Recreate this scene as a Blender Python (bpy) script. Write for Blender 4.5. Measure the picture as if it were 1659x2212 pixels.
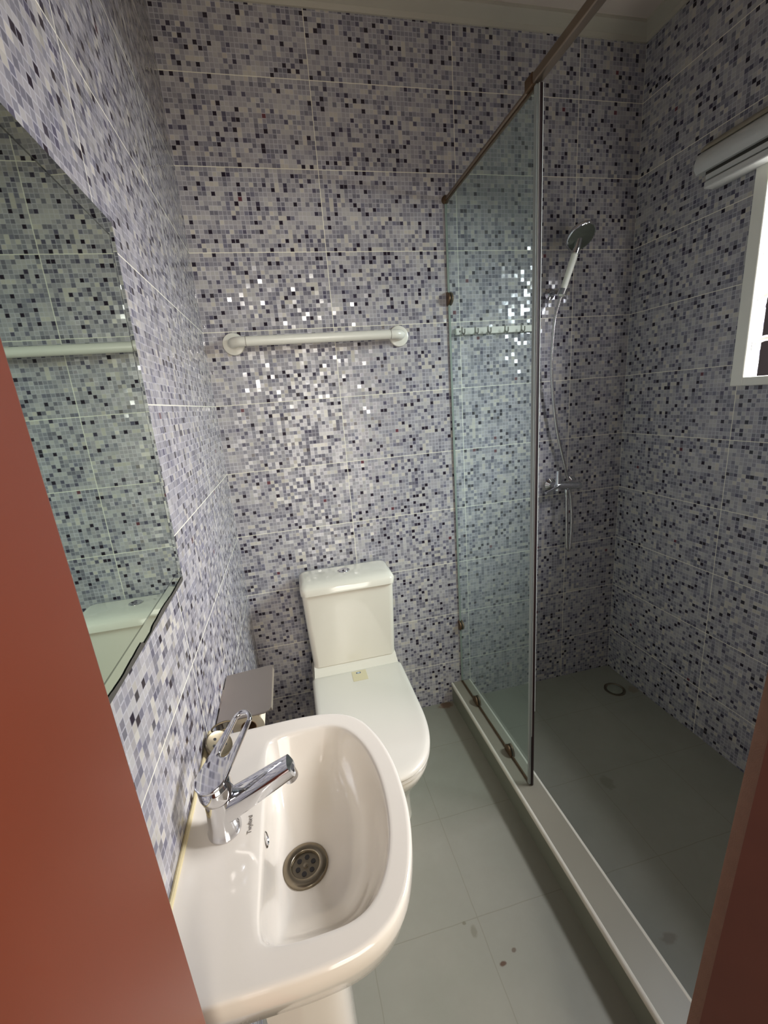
import bpy, bmesh, math, random
from mathutils import Vector, Matrix
random.seed(4)
sc = bpy.context.scene
for o in list(bpy.data.objects):
    bpy.data.objects.remove(o, do_unlink=True)
COL = sc.collection
W = 1.733            # room width (x), left wall x=0, back wall y=0, floor z=0
HC = 2.665           # cornice height
YF = -1.375          # inner face of the door wall

# ------------------------------------------------------------------ camera
CAM = Vector((0.240074, -1.695020, 1.440784))
RIGHT = Vector((0.9719320686528701, -0.2224547841140222, -0.07656319578581083))
DOWN = Vector((-0.12838623684519426, -0.22881880530467202, -0.9649657654692586))
FWD = Vector((0.19714215204486918, 0.9477108331995189, -0.2509564673870576))
cd = bpy.data.cameras.new('camera')
cam = bpy.data.objects.new('camera', cd)
COL.objects.link(cam)
cd.sensor_fit = 'HORIZONTAL'
cd.sensor_width = 36.0
cd.lens = 923.08 / 1659 * 36.0
cd.clip_start = 0.01
m = Matrix((( RIGHT.x, -DOWN.x, -FWD.x, CAM.x),
            ( RIGHT.y, -DOWN.y, -FWD.y, CAM.y),
            ( RIGHT.z, -DOWN.z, -FWD.z, CAM.z),
            (0, 0, 0, 1)))
cam.matrix_world = m
sc.camera = cam

# ------------------------------------------------------------------ world and light
wd = bpy.data.worlds.new('world')
sc.world = wd
wd.use_nodes = True
bg = wd.node_tree.nodes['Background']
bg.inputs[0].default_value = (1.0, 0.93, 0.84, 1)
bg.inputs[1].default_value = 0.11

def area(name, loc, aim, sx, sy, power, col, spread=180):
    l = bpy.data.lights.new(name, 'AREA')
    l.shape = 'RECTANGLE'; l.size = sx; l.size_y = sy
    l.energy = power; l.color = col; l.spread = math.radians(spread)
    o = bpy.data.objects.new(name, l)
    COL.objects.link(o)
    o.location = loc
    d = Vector(aim) - Vector(loc)
    o.rotation_euler = d.to_track_quat('-Z', 'Y').to_euler()
    return o
# daylight entering by the louvred window in the right wall
area('window_daylight', (W + 0.60, -1.02, 2.20), (0.1, -0.90, 0.85), 0.95, 0.80, 172, (0.87, 0.91, 1.0))
# daylight of the hall, entering by the open door behind the camera
area('hall_daylight', (0.74, -2.85, 1.15), (0.42, 0.0, 1.7), 0.85, 1.7, 25, (1.0, 0.92, 0.82))
area('hall_lamp', (0.50, -2.80, 1.95), (0.35, 0.0, 1.3), 0.20, 0.20, 7, (1.0, 0.95, 0.88))

sc.view_settings.view_transform = 'Standard'
sc.view_settings.look = 'None'
sc.view_settings.gamma = 1.0
sc.view_settings.use_curve_mapping = False
sc.view_settings.exposure = 0.06

# ------------------------------------------------------------------ materials
def srgb(r, g, b):
    f = lambda c: ((c / 255) / 12.92) if c / 255 <= 0.04045 else (((c / 255) + 0.055) / 1.055) ** 2.4
    return (f(r), f(g), f(b), 1)

class NT:
    def __init__(s, name):
        s.m = bpy.data.materials.new(name); s.m.use_nodes = True
        s.t = s.m.node_tree; s.n = s.t.nodes; s.l = s.t.links
        s.b = s.n['Principled BSDF']
    def node(s, t, **k):
        n = s.n.new(t)
        for a, v in k.items(): setattr(n, a, v)
        return n
    def link(s, a, b): s.l.new(a, b)
    def put(s, sock, v):
        if isinstance(v, (int, float)): sock.default_value = v
        elif isinstance(v, tuple): sock.default_value = v
        else: s.l.new(v, sock)
    def math(s, op, a, b=0.0, c=0.0):
        n = s.n.new('ShaderNodeMath'); n.operation = op
        for i, v in enumerate((a, b, c)): s.put(n.inputs[i], v)
        return n.outputs[0]
    def mix(s, f, a, b):
        n = s.n.new('ShaderNodeMix'); n.data_type = 'RGBA'
        s.put(n.inputs[0], f); s.put(n.inputs[6], a); s.put(n.inputs[7], b)
        return n.outputs[2]
    def obj(s):
        n = s.n.new('ShaderNodeTexCoord'); return n.outputs['Object']
    def noise(s, vec, scale, detail=3, rough=0.5):
        n = s.n.new('ShaderNodeTexNoise'); n.inputs['Scale'].default_value = scale
        n.inputs['Detail'].default_value = detail; n.inputs['Roughness'].default_value = rough
        s.l.new(vec, n.inputs['Vector']); return n.outputs['Fac']
    def ramp(s, fac, stops, interp='LINEAR'):
        n = s.n.new('ShaderNodeValToRGB'); cr = n.color_ramp; cr.interpolation = interp
        while len(cr.elements) < len(stops): cr.elements.new(0.5)
        for e, (p, c) in zip(cr.elements, stops): e.position = p; e.color = c
        s.l.new(fac, n.inputs[0]); return n.outputs[0]
    def set(s, **k):
        for a, v in k.items():
            s.put(s.b.inputs[a.replace('_', ' ')], v)

def simple(name, col, rough=0.4, metal=0.0, spec=0.5, var=0.0, vscale=6.0, bump=0.0, coat=0.0):
    t = NT(name); o = t.obj()
    if var > 0:
        nz = t.noise(o, vscale, 4)
        c2 = tuple(max(0.0, c * (1 - var)) for c in col[:3]) + (1,)
        t.put(t.b.inputs['Base Color'], t.mix(nz, col, c2))
    else:
        t.put(t.b.inputs['Base Color'], col)
    t.set(Roughness=rough, Metallic=metal)
    t.b.inputs['Specular IOR Level'].default_value = spec
    t.b.inputs['Coat Weight'].default_value = coat
    t.b.inputs['Coat Roughness'].default_value = 0.08
    if bump > 0:
        bn = t.node('ShaderNodeBump'); bn.inputs['Strength'].default_value = bump
        bn.inputs['Distance'].default_value = 0.002
        t.link(t.noise(o, vscale * 12, 3), bn.inputs['Height']); t.link(bn.outputs[0], t.b.inputs['Normal'])
    return t.m

def mosaic(name, axis, off):
    """glossy 25 x 50 cm wall tile printed with small mosaic squares, tile joints at off + n*0.498"""
    t = NT(name)
    sx = t.node('ShaderNodeSeparateXYZ'); t.link(t.obj(), sx.inputs[0])
    u = t.math('SUBTRACT', sx.outputs[axis], off)
    v = t.math('SUBTRACT', sx.outputs[2], 0.217)
    cu = t.math('DIVIDE', u, 0.498 / 36); cv = t.math('DIVIDE', v, 0.25 / 18)
    iu = t.math('FLOOR', cu); iv = t.math('FLOOR', cv)
    fu = t.math('FRACT', cu); fv = t.math('FRACT', cv)
    def white(a, b, z=0.0):
        cb = t.node('ShaderNodeCombineXYZ'); t.put(cb.inputs[0], a); t.put(cb.inputs[1], b); t.put(cb.inputs[2], z)
        w = t.node('ShaderNodeTexWhiteNoise', noise_dimensions='3D'); t.link(cb.outputs[0], w.inputs['Vector'])
        return w
    cell = white(iu, iv, 1.37)
    # neighbouring cells now and then share one tone, as the print does
    bu = t.math('FLOOR', t.math('DIVIDE', iu, 3.0))
    blk = white(bu, iv, 7.7)
    bv2 = t.math('FLOOR', t.math('DIVIDE', iv, 3.0))
    blk2 = white(iu, bv2, 3.1)
    tones = [(0.0, srgb(193, 186, 174)), (0.09, srgb(180, 175, 171)), (0.36, srgb(168, 163, 163)),
             (0.68, srgb(153, 149, 152)), (0.93, srgb(137, 134, 140))]
    base = t.ramp(blk.outputs['Value'], tones, 'CONSTANT')
    base2 = t.ramp(blk2.outputs['Value'], tones, 'CONSTANT')
    pick = white(iu, iv, 9.2)
    c0 = t.mix(t.math('GREATER_THAN', pick.outputs['Value'], 0.62), base, base2)
    single = t.ramp(cell.outputs['Value'], [(0.0, srgb(120, 117, 125)), (0.11, srgb(140, 137, 143)), (0.24, srgb(158, 154, 156)), (0.322, srgb(194, 186, 174))], 'CONSTANT')
    c1 = t.mix(t.math('LESS_THAN', cell.outputs['Value'], 0.34), c0, single)
    # scattered dark squares: at most one in every block of two by two cells
    qu = t.math('FLOOR', t.math('DIVIDE', iu, 2.0)); qv = t.math('FLOOR', t.math('DIVIDE', iv, 2.0))
    qn = white(qu, qv, 5.5)
    qs = t.node('ShaderNodeSeparateXYZ'); t.link(qn.outputs['Color'], qs.inputs[0])
    su = t.math('ADD', t.math('MULTIPLY', qu, 2.0), t.math('GREATER_THAN', qs.outputs[1], 0.5))
    sv = t.math('ADD', t.math('MULTIPLY', qv, 2.0), t.math('GREATER_THAN', qs.outputs[2], 0.5))
    hit = t.math('MULTIPLY', t.math('LESS_THAN', t.math('ABSOLUTE', t.math('SUBTRACT', su, iu)), 0.5), t.math('LESS_THAN', t.math('ABSOLUTE', t.math('SUBTRACT', sv, iv)), 0.5))
    hit = t.math('MULTIPLY', hit, t.math('LESS_THAN', qn.outputs['Value'], 0.48))
    dk = t.ramp(qn.outputs['Value'], [(0.0, srgb(44, 36, 46)), (0.19, srgb(64, 58, 72)), (0.25, srgb(92, 88, 102)), (0.36, srgb(118, 115, 127)), (0.475, srgb(104, 60, 66))], 'CONSTANT')
    c1 = t.mix(hit, c1, dk)
    # light printed joints between the squares, faint in places
    eu = t.math('MINIMUM', fu, t.math('SUBTRACT', 1.0, fu)); ev = t.math('MINIMUM', fv, t.math('SUBTRACT', 1.0, fv))
    g = t.math('LESS_THAN', t.math('MINIMUM', eu, ev), 0.085)
    gs = t.math('MULTIPLY', g, t.math('MULTIPLY_ADD', blk2.outputs['Value'], 0.5, 0.15))
    c2 = t.mix(gs, c1, srgb(206, 202, 206))
    # real joints between the tiles
    tu = t.math('DIVIDE', u, 0.498); tv = t.math('DIVIDE', v, 0.25)
    fu2 = t.math('FRACT', tu); fv2 = t.math('FRACT', tv)
    du = t.math('MULTIPLY', t.math('MINIMUM', fu2, t.math('SUBTRACT', 1.0, fu2)), 0.498)
    dv = t.math('MULTIPLY', t.math('MINIMUM', fv2, t.math('SUBTRACT', 1.0, fv2)), 0.25)
    line = t.math('LESS_THAN', t.math('MINIMUM', du, dv), 0.0013)
    col = t.mix(line, c2, srgb(232, 226, 208))
    t.put(t.b.inputs['Base Color'], col)
    t.put(t.b.inputs['Roughness'], t.math('MULTIPLY_ADD', line, 0.5, 0.11))
    t.b.inputs['Specular IOR Level'].default_value = 0.5
    # every little square has a slightly different tilt, so they glint one by one
    geo = t.node('ShaderNodeNewGeometry')
    sub = t.node('ShaderNodeVectorMath', operation='SUBTRACT'); t.link(cell.outputs['Color'], sub.inputs[0]); sub.inputs[1].default_value = (0.5, 0.5, 0.5)
    scl = t.node('ShaderNodeVectorMath', operation='SCALE'); t.link(sub.outputs[0], scl.inputs[0]); scl.inputs['Scale'].default_value = 0.22
    add = t.node('ShaderNodeVectorMath', operation='ADD'); t.link(geo.outputs['Normal'], add.inputs[0]); t.link(scl.outputs[0], add.inputs[1])
    nrm = t.node('ShaderNodeVectorMath', operation='NORMALIZE'); t.link(add.outputs[0], nrm.inputs[0])
    t.link(nrm.outputs[0], t.b.inputs['Normal'])
    return t.m

def floor_mat():
    t = NT('grey_floor_tile'); o = t.obj()
    sx = t.node('ShaderNodeSeparateXYZ'); t.link(o, sx.inputs[0])
    wob = t.math('MULTIPLY', t.math('SUBTRACT', t.noise(o, 9.0), 0.5), 0.006)
    u = t.math('DIVIDE', t.math('ADD', t.math('SUBTRACT', sx.outputs[0], 0.590), wob), 0.305)
    v = t.math('DIVIDE', t.math('ADD', t.math('SUBTRACT', sx.outputs[1], -0.248), wob), 0.308)
    fu = t.math('FRACT', u); fv = t.math('FRACT', v)
    du = t.math('MULTIPLY', t.math('MINIMUM', fu, t.math('SUBTRACT', 1.0, fu)), 0.305)
    dv = t.math('MULTIPLY', t.math('MINIMUM', fv, t.math('SUBTRACT', 1.0, fv)), 0.308)
    ln = t.math('LESS_THAN', t.math('MINIMUM', du, dv), 0.0012)
    n1 = t.noise(o, 2.6, 5, 0.6); n2 = t.noise(o, 14, 5, 0.7)
    c = t.mix(n1, srgb(160, 156, 142), srgb(130, 132, 117))
    c = t.mix(t.math('MULTIPLY', n2, 0.35), c, srgb(128, 120, 104))
    c = t.mix(t.math('MULTIPLY', ln, 0.30), c, srgb(96, 88, 66))
    # dried dirt and rust marks
    n3 = t.noise(o, 60, 3)
    def spot(c, x, y, r, stretch, col, amt):
        a = t.math('SUBTRACT', sx.outputs[0], x); b = t.math('MULTIPLY', t.math('SUBTRACT', sx.outputs[1], y), stretch)
        d = t.math('SQRT', t.math('ADD', t.math('MULTIPLY', a, a), t.math('MULTIPLY', b, b)))
        d = t.math('ADD', d, t.math('MULTIPLY', t.math('SUBTRACT', n3, 0.5), r * 1.3))
        n = t.node('ShaderNodeMapRange'); n.interpolation_type = 'SMOOTHSTEP'
        t.put(n.inputs[0], d); n.inputs[1].default_value = r * 0.5; n.inputs[2].default_value = r * 1.15
        n.inputs[3].default_value = amt; n.inputs[4].default_value = 0.0
        return t.mix(n.outputs[0], c, col)
    br = srgb(84, 58, 38)
    c = spot(c, 0.610, -0.977, 0.010, 1.6, br, 0.95)
    c = spot(c, 0.652, -0.959, 0.007, 1.2, br, 0.7)
    c = spot(c, 0.549, -0.868, 0.006, 1.2, srgb(96, 88, 64), 0.6)
    c = spot(c, 0.567, -0.893, 0.009, 0.5, srgb(96, 88, 64), 0.4)
    c = spot(c, 0.817, -0.020, 0.040, 1.6, srgb(112, 74, 46), 0.7)
    c = spot(c, 1.237, -0.598, 0.026, 0.8, srgb(86, 84, 62), 0.35)
    c = spot(c, 1.056, -1.045, 0.024, 1.6, srgb(92, 70, 50), 0.4)
    c = spot(c, 1.71, -0.20, 0.03, 1.0, srgb(112, 80, 52), 0.35)
    t.put(t.b.inputs['Base Color'], c)
    t.put(t.b.inputs['Roughness'], t.math('MULTIPLY_ADD', n2, 0.25, 0.35))
    return t.m

def glass_mat(name, tint, rough=0.0):
    """thin-walled clear sheet: tinted straight-through light plus a sharp fresnel reflection"""
    t = NT(name)
    t.n.remove(t.b)
    out = t.n['Material Output']
    tr = t.node('ShaderNodeBsdfTransparent'); tr.inputs[0].default_value = tint
    gl = t.node('ShaderNodeBsdfGlossy'); gl.inputs['Roughness'].default_value = 0.02; gl.inputs[0].default_value = (0.9, 1, 0.96, 1)
    lw = t.node('ShaderNodeLayerWeight'); lw.inputs[0].default_value = 0.5
    fr = t.math('MULTIPLY_ADD', t.math('POWER', lw.outputs['Facing'], 5.0), 0.5, 0.025)
    mx = t.node('ShaderNodeMixShader'); t.link(fr, mx.inputs[0]); t.link(tr.outputs[0], mx.inputs[1]); t.link(gl.outputs[0], mx.inputs[2])
    # pale diffuse film veiling the sheet unevenly
    df = t.node('ShaderNodeBsdfDiffuse'); df.inputs[0].default_value = srgb(196, 208, 204)
    nz = t.noise(t.obj(), 5.0, 6, 0.7)
    f = t.math('MULTIPLY_ADD', nz, 0.05, 0.045)
    m2 = t.node('ShaderNodeMixShader'); t.link(f, m2.inputs[0]); t.link(mx.outputs[0], m2.inputs[1]); t.link(df.outputs[0], m2.inputs[2])
    t.link(m2.outputs[0], out.inputs['Surface'])
    return t.m

M = {}
M['back'] = mosaic('mosaic_tile_back', 0, 0.4583 - 0.498)
M['left'] = mosaic('mosaic_tile_left', 1, -0.88)
M['right'] = mosaic('mosaic_tile_right', 1, -0.498)
M['front'] = mosaic('mosaic_tile_front', 0, 0.30)
M['floor'] = floor_mat()
M['ceil'] = simple('ceiling_paint', srgb(208, 194, 180), 0.7, var=0.06, vscale=3)
M['cornice'] = simple('cornice_paint', srgb(186, 178, 160), 0.6, var=0.08)
M['porcelain'] = simple('warm_white_porcelain', srgb(222, 212, 197), 0.10, spec=0.55, coat=0.5)
M['porcelain2'] = simple('toilet_porcelain', srgb(218, 211, 194), 0.10, spec=0.55, coat=0.5)
M['seat'] = simple('toilet_seat_plastic', srgb(210, 203, 188), 0.22, spec=0.5)
M['sealant'] = simple('cream_sealant', srgb(226, 208, 160), 0.5, var=0.2, vscale=30)
M['chrome'] = simple('chrome', (0.74, 0.74, 0.76, 1), 0.07, metal=1.0, var=0.1, vscale=40)
M['steel'] = simple('brushed_steel', srgb(196, 186, 176), 0.38, metal=1.0, var=0.08, vscale=8)
M['chromeglare'] = simple('chrome_painted_reflection', srgb(245, 244, 228), 0.25, metal=0.0, spec=0.8)  # chrome handle, its bright window reflection put into the base colour
M['waste'] = simple('drain_steel', srgb(152, 141, 122), 0.30, metal=1.0, var=0.25, vscale=60)
M['hole'] = simple('drain_opening_dark', srgb(22, 16, 14), 0.6)
M['white'] = simple('white_nylon', srgb(226, 222, 208), 0.25, var=0.05, vscale=20)
M['joint'] = simple('grey_joint_line', srgb(120, 112, 100), 0.5)
M['bronze'] = simple('corroded_bronze', srgb(128, 102, 76), 0.42, metal=0.75, var=0.55, vscale=45, bump=0.4)
M['rail'] = simple('tarnished_rail_metal', srgb(150, 134, 116), 0.34, metal=0.8, var=0.35, vscale=22)
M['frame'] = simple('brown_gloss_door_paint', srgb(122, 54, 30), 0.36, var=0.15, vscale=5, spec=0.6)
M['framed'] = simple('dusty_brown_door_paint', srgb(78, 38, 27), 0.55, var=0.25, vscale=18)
M['dust'] = simple('dusty_frame_edge', srgb(140, 104, 84), 0.8, var=0.25, vscale=60, bump=0.3)
M['curb'] = simple('grey_curb_tile', srgb(152, 146, 128), 0.38, var=0.12, vscale=9)
M['curbside'] = simple('grey_curb_side_tile', srgb(136, 138, 122), 0.38, var=0.14, vscale=9)
M['trim'] = simple('white_edge_trim', srgb(232, 226, 208), 0.16, spec=0.8, coat=1.0)
M['glass'] = glass_mat('green_clear_glass', (0.905, 0.955, 0.935, 1))
M['glassedge'] = simple('pale_green_glass_edge', srgb(140, 150, 140), 0.2, spec=0.7)
M['seal'] = simple('clear_door_seal', srgb(206, 208, 200), 0.22, spec=0.8)
M['fin'] = simple('grey_clear_seal_fin', srgb(150, 156, 150), 0.2, spec=0.8)
M['darkrubber'] = simple('dark_seal_core', srgb(44, 26, 24), 0.5)
M['mirror'] = simple('green_tinted_mirror', (0.54, 0.63, 0.565, 1), 0.015, metal=1.0)
M['mirrorline'] = simple('painted_bevel_refraction', (0.20, 0.25, 0.22, 1), 0.05, metal=1.0)
M['mirroredge'] = simple('mirror_edge_glass', srgb(92, 100, 92), 0.25, spec=0.7, var=0.4, vscale=50)
M['mirrorback'] = simple('corroded_mirror_border', srgb(104, 100, 92), 0.45, metal=0.4, var=0.4, vscale=90)
M['winframe'] = simple('white_window_paint', srgb(244, 240, 226), 0.4, var=0.05, vscale=9)
M['blind'] = simple('white_blind_vinyl', srgb(206, 204, 198), 0.45, var=0.05)
M['blindtop'] = simple('beige_blind_cover', srgb(178, 168, 148), 0.55, var=0.08)
M['dark'] = simple('dark_gap', srgb(60, 56, 50), 0.6)
M['outside'] = simple('dark_outside_wall', srgb(50, 42, 38), 0.9, var=0.3, vscale=2)
M['sticker'] = simple('beige_sticker', srgb(204, 192, 156), 0.45)
M['ink'] = simple('grey_ink', srgb(120, 112, 104), 0.5)
M['inkblue'] = simple('dark_blue_ink', srgb(72, 78, 104), 0.5)
M['inkpale'] = simple('pale_blue_ink', srgb(190, 204, 214), 0.5)
M['rollpaper'] = simple('cream_toilet_paper', srgb(236, 222, 192), 0.9, bump=0.3)
M['card'] = simple('brown_card_core', srgb(160, 128, 92), 0.9)
M['plug'] = simple('stained_brass_plug', srgb(150, 136, 110), 0.35, metal=0.85, var=0.45, vscale=50)
M['showerface'] = simple('grey_spray_plate', srgb(112, 116, 104), 0.35, metal=0.5, var=0.3, vscale=80)
M['hallwall'] = simple('hall_wall_paint', srgb(190, 170, 140), 0.7)

# ------------------------------------------------------------------ mesh helpers
def link(name, bm, mat, parent=None, smooth=False, bevel=0.0, seg=3, angle=40):
    bmesh.ops.recalc_face_normals(bm, faces=bm.faces)
    me = bpy.data.meshes.new(name); bm.to_mesh(me); bm.free()
    me.materials.append(mat if not isinstance(mat, str) else M[mat])
    o = bpy.data.objects.new(name, me); COL.objects.link(o)
    if smooth:
        for p in me.polygons: p.use_smooth = True
        try: me.set_sharp_from_angle(angle=math.radians(angle))
        except Exception: pass
    if bevel > 0:
        b = o.modifiers.new('bevel', 'BEVEL'); b.width = bevel; b.segments = seg; b.limit_method = 'ANGLE'; b.angle_limit = math.radians(35)
        for p in me.polygons: p.use_smooth = True
        try: me.set_sharp_from_angle(angle=math.radians(60))
        except Exception: pass
    if parent is not None: o.parent = parent; o.matrix_parent_inverse = Matrix.Translation(-Vector(parent.location))
    return o

def tag(o, label, cat, group=None, kind=None):
    if label: o['label'] = label
    if cat: o['category'] = cat
    if group: o['group'] = group
    if kind: o['kind'] = kind
    return o

def thing(name, loc, label, cat, group=None):
    o = bpy.data.objects.new(name, None); COL.objects.link(o); o.location = loc
    o.empty_display_size = 0.05
    return tag(o, label, cat, group)

def box(bm, x0, x1, y0, y1, z0, z1):
    v = [bm.verts.new((x, y, z)) for x in (x0, x1) for y in (y0, y1) for z in (z0, z1)]
    for f in ((0, 1, 3, 2), (4, 6, 7, 5), (0, 4, 5, 1), (2, 3, 7, 6), (0, 2, 6, 4), (1, 5, 7, 3)):
        bm.faces.new([v[i] for i in f])
    return bm
def B(*a):
    bm = bmesh.new(); box(bm, *a); return bm

def loft(bm, loops, cap0=True, cap1=True):
    rings = [[bm.verts.new(p) for p in lp] for lp in loops]
    n = len(rings[0])
    for a, b in zip(rings, rings[1:]):
        for i in range(n):
            try: bm.faces.new((a[i], a[(i + 1) % n], b[(i + 1) % n], b[i]))
            except ValueError: pass
    if cap0: bm.faces.new(rings[0][::-1])
    if cap1: bm.faces.new(rings[-1])
    return bm

def frame_of(d, up=Vector((0, 0, 1))):
    d = Vector(d).normalized()
    if abs(d.dot(up)) > 0.98: up = Vector((0, 1, 0))
    s = d.cross(up).normalized(); u = s.cross(d).normalized()
    return d, s, u

def tube(bm, pts, r, n=16, cap=True, squash=1.0, up=Vector((0, 0, 1))):
    pts = [Vector(p) for p in pts]
    rr = r if isinstance(r, (list, tuple)) else [r] * len(pts)
    loops = []; prev = None
    for i, p in enumerate(pts):
        a = pts[max(0, i - 1)]; b = pts[min(len(pts) - 1, i + 1)]
        d = (b - a).normalized()
        if prev is None: d, s, u = frame_of(d, up)
        else:
            s = prev - d * prev.dot(d); s.normalize(); u = s.cross(d)
        prev = s
        loops.append([p + s * (math.cos(k * 2 * math.pi / n) * rr[i]) + u * (math.sin(k * 2 * math.pi / n) * rr[i] * squash) for k in range(n)])
    return loft(bm, loops, cap, cap)

def lathe(bm, c, axis, prof, n=40, cap0=True, cap1=True):
    d, s, u = frame_of(axis); c = Vector(c)
    loops = [[c + d * h + s * (math.cos(k * 2 * math.pi / n) * r) + u * (math.sin(k * 2 * math.pi / n) * r) for k in range(n)] for r, h in prof]
    return loft(bm, loops, cap0, cap1)

def catmull(pts, n=8):
    P = [Vector(p) for p in pts]; P = [P[0] * 2 - P[1]] + P + [P[-1] * 2 - P[-2]]
    out = []
    for i in range(1, len(P) - 2):
        for k in range(n):
            t = k / n; a, b, c, d = P[i - 1:i + 3]
            out.append(0.5 * ((2 * b) + (c - a) * t + (2 * a - 5 * b + 4 * c - d) * t * t + (3 * b - a - 3 * c + d) * t ** 3))
    out.append(P[-2]); return out

def extrude_poly(bm, pts, d):
    """closed polygon of 3D points extruded by vector d"""
    d = Vector(d)
    return loft(bm, [[Vector(p) for p in pts], [Vector(p) + d for p in pts]])

def ring_plate(bm, outer, inner, d):
    d = Vector(d); n = len(outer)
    o0 = [bm.verts.new(p) for p in outer]; i0 = [bm.verts.new(p) for p in inner]
    o1 = [bm.verts.new(Vector(p) + d) for p in outer]; i1 = [bm.verts.new(Vector(p) + d) for p in inner]
    for k in range(n):
        j = (k + 1) % n
        bm.faces.new((o0[k], o0[j], i0[j], i0[k])); bm.faces.new((o1[k], i1[k], i1[j], o1[j]))
        bm.faces.new((o0[k], o1[k], o1[j], o0[j])); bm.faces.new((i0[k], i0[j], i1[j], i1[k]))
    return bm

# ------------------------------------------------------------------ room shell
def struct(name, bm, mat, **k):
    o = link(name, bm, mat, **k); o['kind'] = 'structure'; return o
struct('floor', B(-0.12, W + 0.12, -2.9, 0.12, -0.10, 0.0), 'floor')
struct('wall_back', B(-0.12, W + 0.12, 0.0, 0.12, 0.0, 2.76), 'back')
struct('wall_left', B(-0.12, 0.0, YF - 0.01, 0.0, 0.0, 2.76), 'left')
WY0, WY1, WZ0, WZ1 = -1.20, -0.524, 1.412, 2.075
bm = bmesh.new()
for a in ((WY1, 0.0, 0.0, 2.76), (YF - 0.01, WY0, 0.0, 2.76), (WY0, WY1, 0.0, WZ0), (WY0, WY1, WZ1, 2.76)):
    box(bm, W, W + 0.045, *a)
struct('wall_right', bm, 'right')
bm = bmesh.new()
box(bm, 0.80, W + 0.13, YF - 0.12, YF - 0.01, 0.0, 2.76); box(bm, -0.12, 0.80, YF - 0.12, YF - 0.01, 2.14, 2.76)
box(bm, -0.12, 0.02, YF - 0.12, YF - 0.01, 0.0, 2.14)
struct('wall_front', bm, 'front')
struct('ceiling', B(-0.12, W + 0.13, YF - 0.12, 0.12, 2.69, 2.80), 'ceil')
# cornice round the ceiling
def cornice(name, pa, pb, inward):
    pa, pb, inn = Vector(pa), Vector(pb), Vector(inward)
    prof = [(0, HC - 0.012), (0.006, HC - 0.012), (0.012, HC), (0.040, HC + 0.012), (0.048, HC + 0.016), (0.050, HC + 0.026), (0, HC + 0.026)]
    bm = bmesh.new()
    loft(bm, [[Vector((p.x + inn.x * a, p.y + inn.y * a, z)) for a, z in prof] for p in (pa, pb)])
    struct(name, bm, 'cornice')
cornice('trim_1', (0, 0, 0), (W, 0, 0), (0, -1, 0))
cornice('trim_2', (W, 0, 0), (W, YF, 0), (-1, 0, 0))
cornice('trim_3', (0, 0, 0), (0, YF, 0), (1, 0, 0))

# ------------------------------------------------------------------ door frame
door = bpy.data.objects.new('door_1', None); COL.objects.link(door); door.location = (0.4, YF, 0); door['kind'] = 'structure'
JL = lambda z: 0.0805 + (1.5 - z) * 0.0154
bm = bmesh.new(); loft(bm, [[(0.025, YF, z), (JL(z), YF, z), (JL(z), YF - 0.20, z), (0.025, YF - 0.20, z)] for z in (0.0, 2.10)])
link('jamb', bm, 'frame', door, bevel=0.003)
bm = bmesh.new()
X = lambda z: 0.656 + 0.0697 * z
zs = [0.0, 0.4, 0.8, 1.3, 2.1]; xs = [X(0), X(.4), X(.8), X(1.3), X(1.3)]
loft(bm, [[(x, YF, z), (x + 0.10, YF, z), (x + 0.10, YF - 0.017, z), (x, YF - 0.017, z)] for x, z in zip(xs, zs)])
jr = link('jamb', bm, 'dust', door)
bm = bmesh.new()
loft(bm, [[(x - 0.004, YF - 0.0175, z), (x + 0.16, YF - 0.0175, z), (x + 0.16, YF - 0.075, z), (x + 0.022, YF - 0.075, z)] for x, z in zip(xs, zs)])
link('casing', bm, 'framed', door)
link('door_head', B(0.085, 0.745, YF - 0.12, YF, 2.05, 2.13), 'frame', door)

# ------------------------------------------------------------------ window
win = bpy.data.objects.new('window_1', None); COL.objects.link(win); win.location = (W, -0.84, WZ0); win['kind'] = 'structure'
bm = bmesh.new()
a, b = 0.040, 0.014
for (y0, y1, z0, z1) in ((WY1 - 0.002, WY1 + a, WZ0 - b, WZ1 + a), (WY0 - a, WY0 + 0.012, WZ0 - b, WZ1 + a), (WY0, WY1, WZ0 - b, WZ0 + 0.014), (WY0, WY1, WZ1 - 0.012, WZ1 + a)):
    box(bm, W - 0.014, W + 0.010, y0, y1, z0, z1)
link('window_frame', bm, 'winframe', win, bevel=0.004)
bm = bmesh.new()
for (y0, y1, z0, z1) in ((WY1 - 0.002, WY1 + 0.001, WZ0, WZ1), (WY0, WY0 + 0.01, WZ0, WZ1), (WY0, WY1, WZ0, WZ0 + 0.010), (WY0, WY1, WZ1 - 0.01, WZ1)):
    box(bm, W + 0.004, W + 0.040, y0, y1, z0, z1)
link('window_reveal', bm, 'winframe', win)
for i, z in enumerate((1.541, 1.674, 1.803, 1.93)):
    bm = bmesh.new()
    tube(bm, [(W + 0.030, WY1 - 0.006, z - 0.004), (W + 0.030, WY1 - 0.02, z), (W + 0.030, WY0 + 0.006, z)], 0.009, 10)
    link('security_bar', bm, 'winframe', win, smooth=True)
ow = struct('wall_outside', B(W + 0.9, W + 0.95, -1.4, 1.6, 0.2, 3.0), 'outside')  # dark wall set up outside, fills the view through the window

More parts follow.
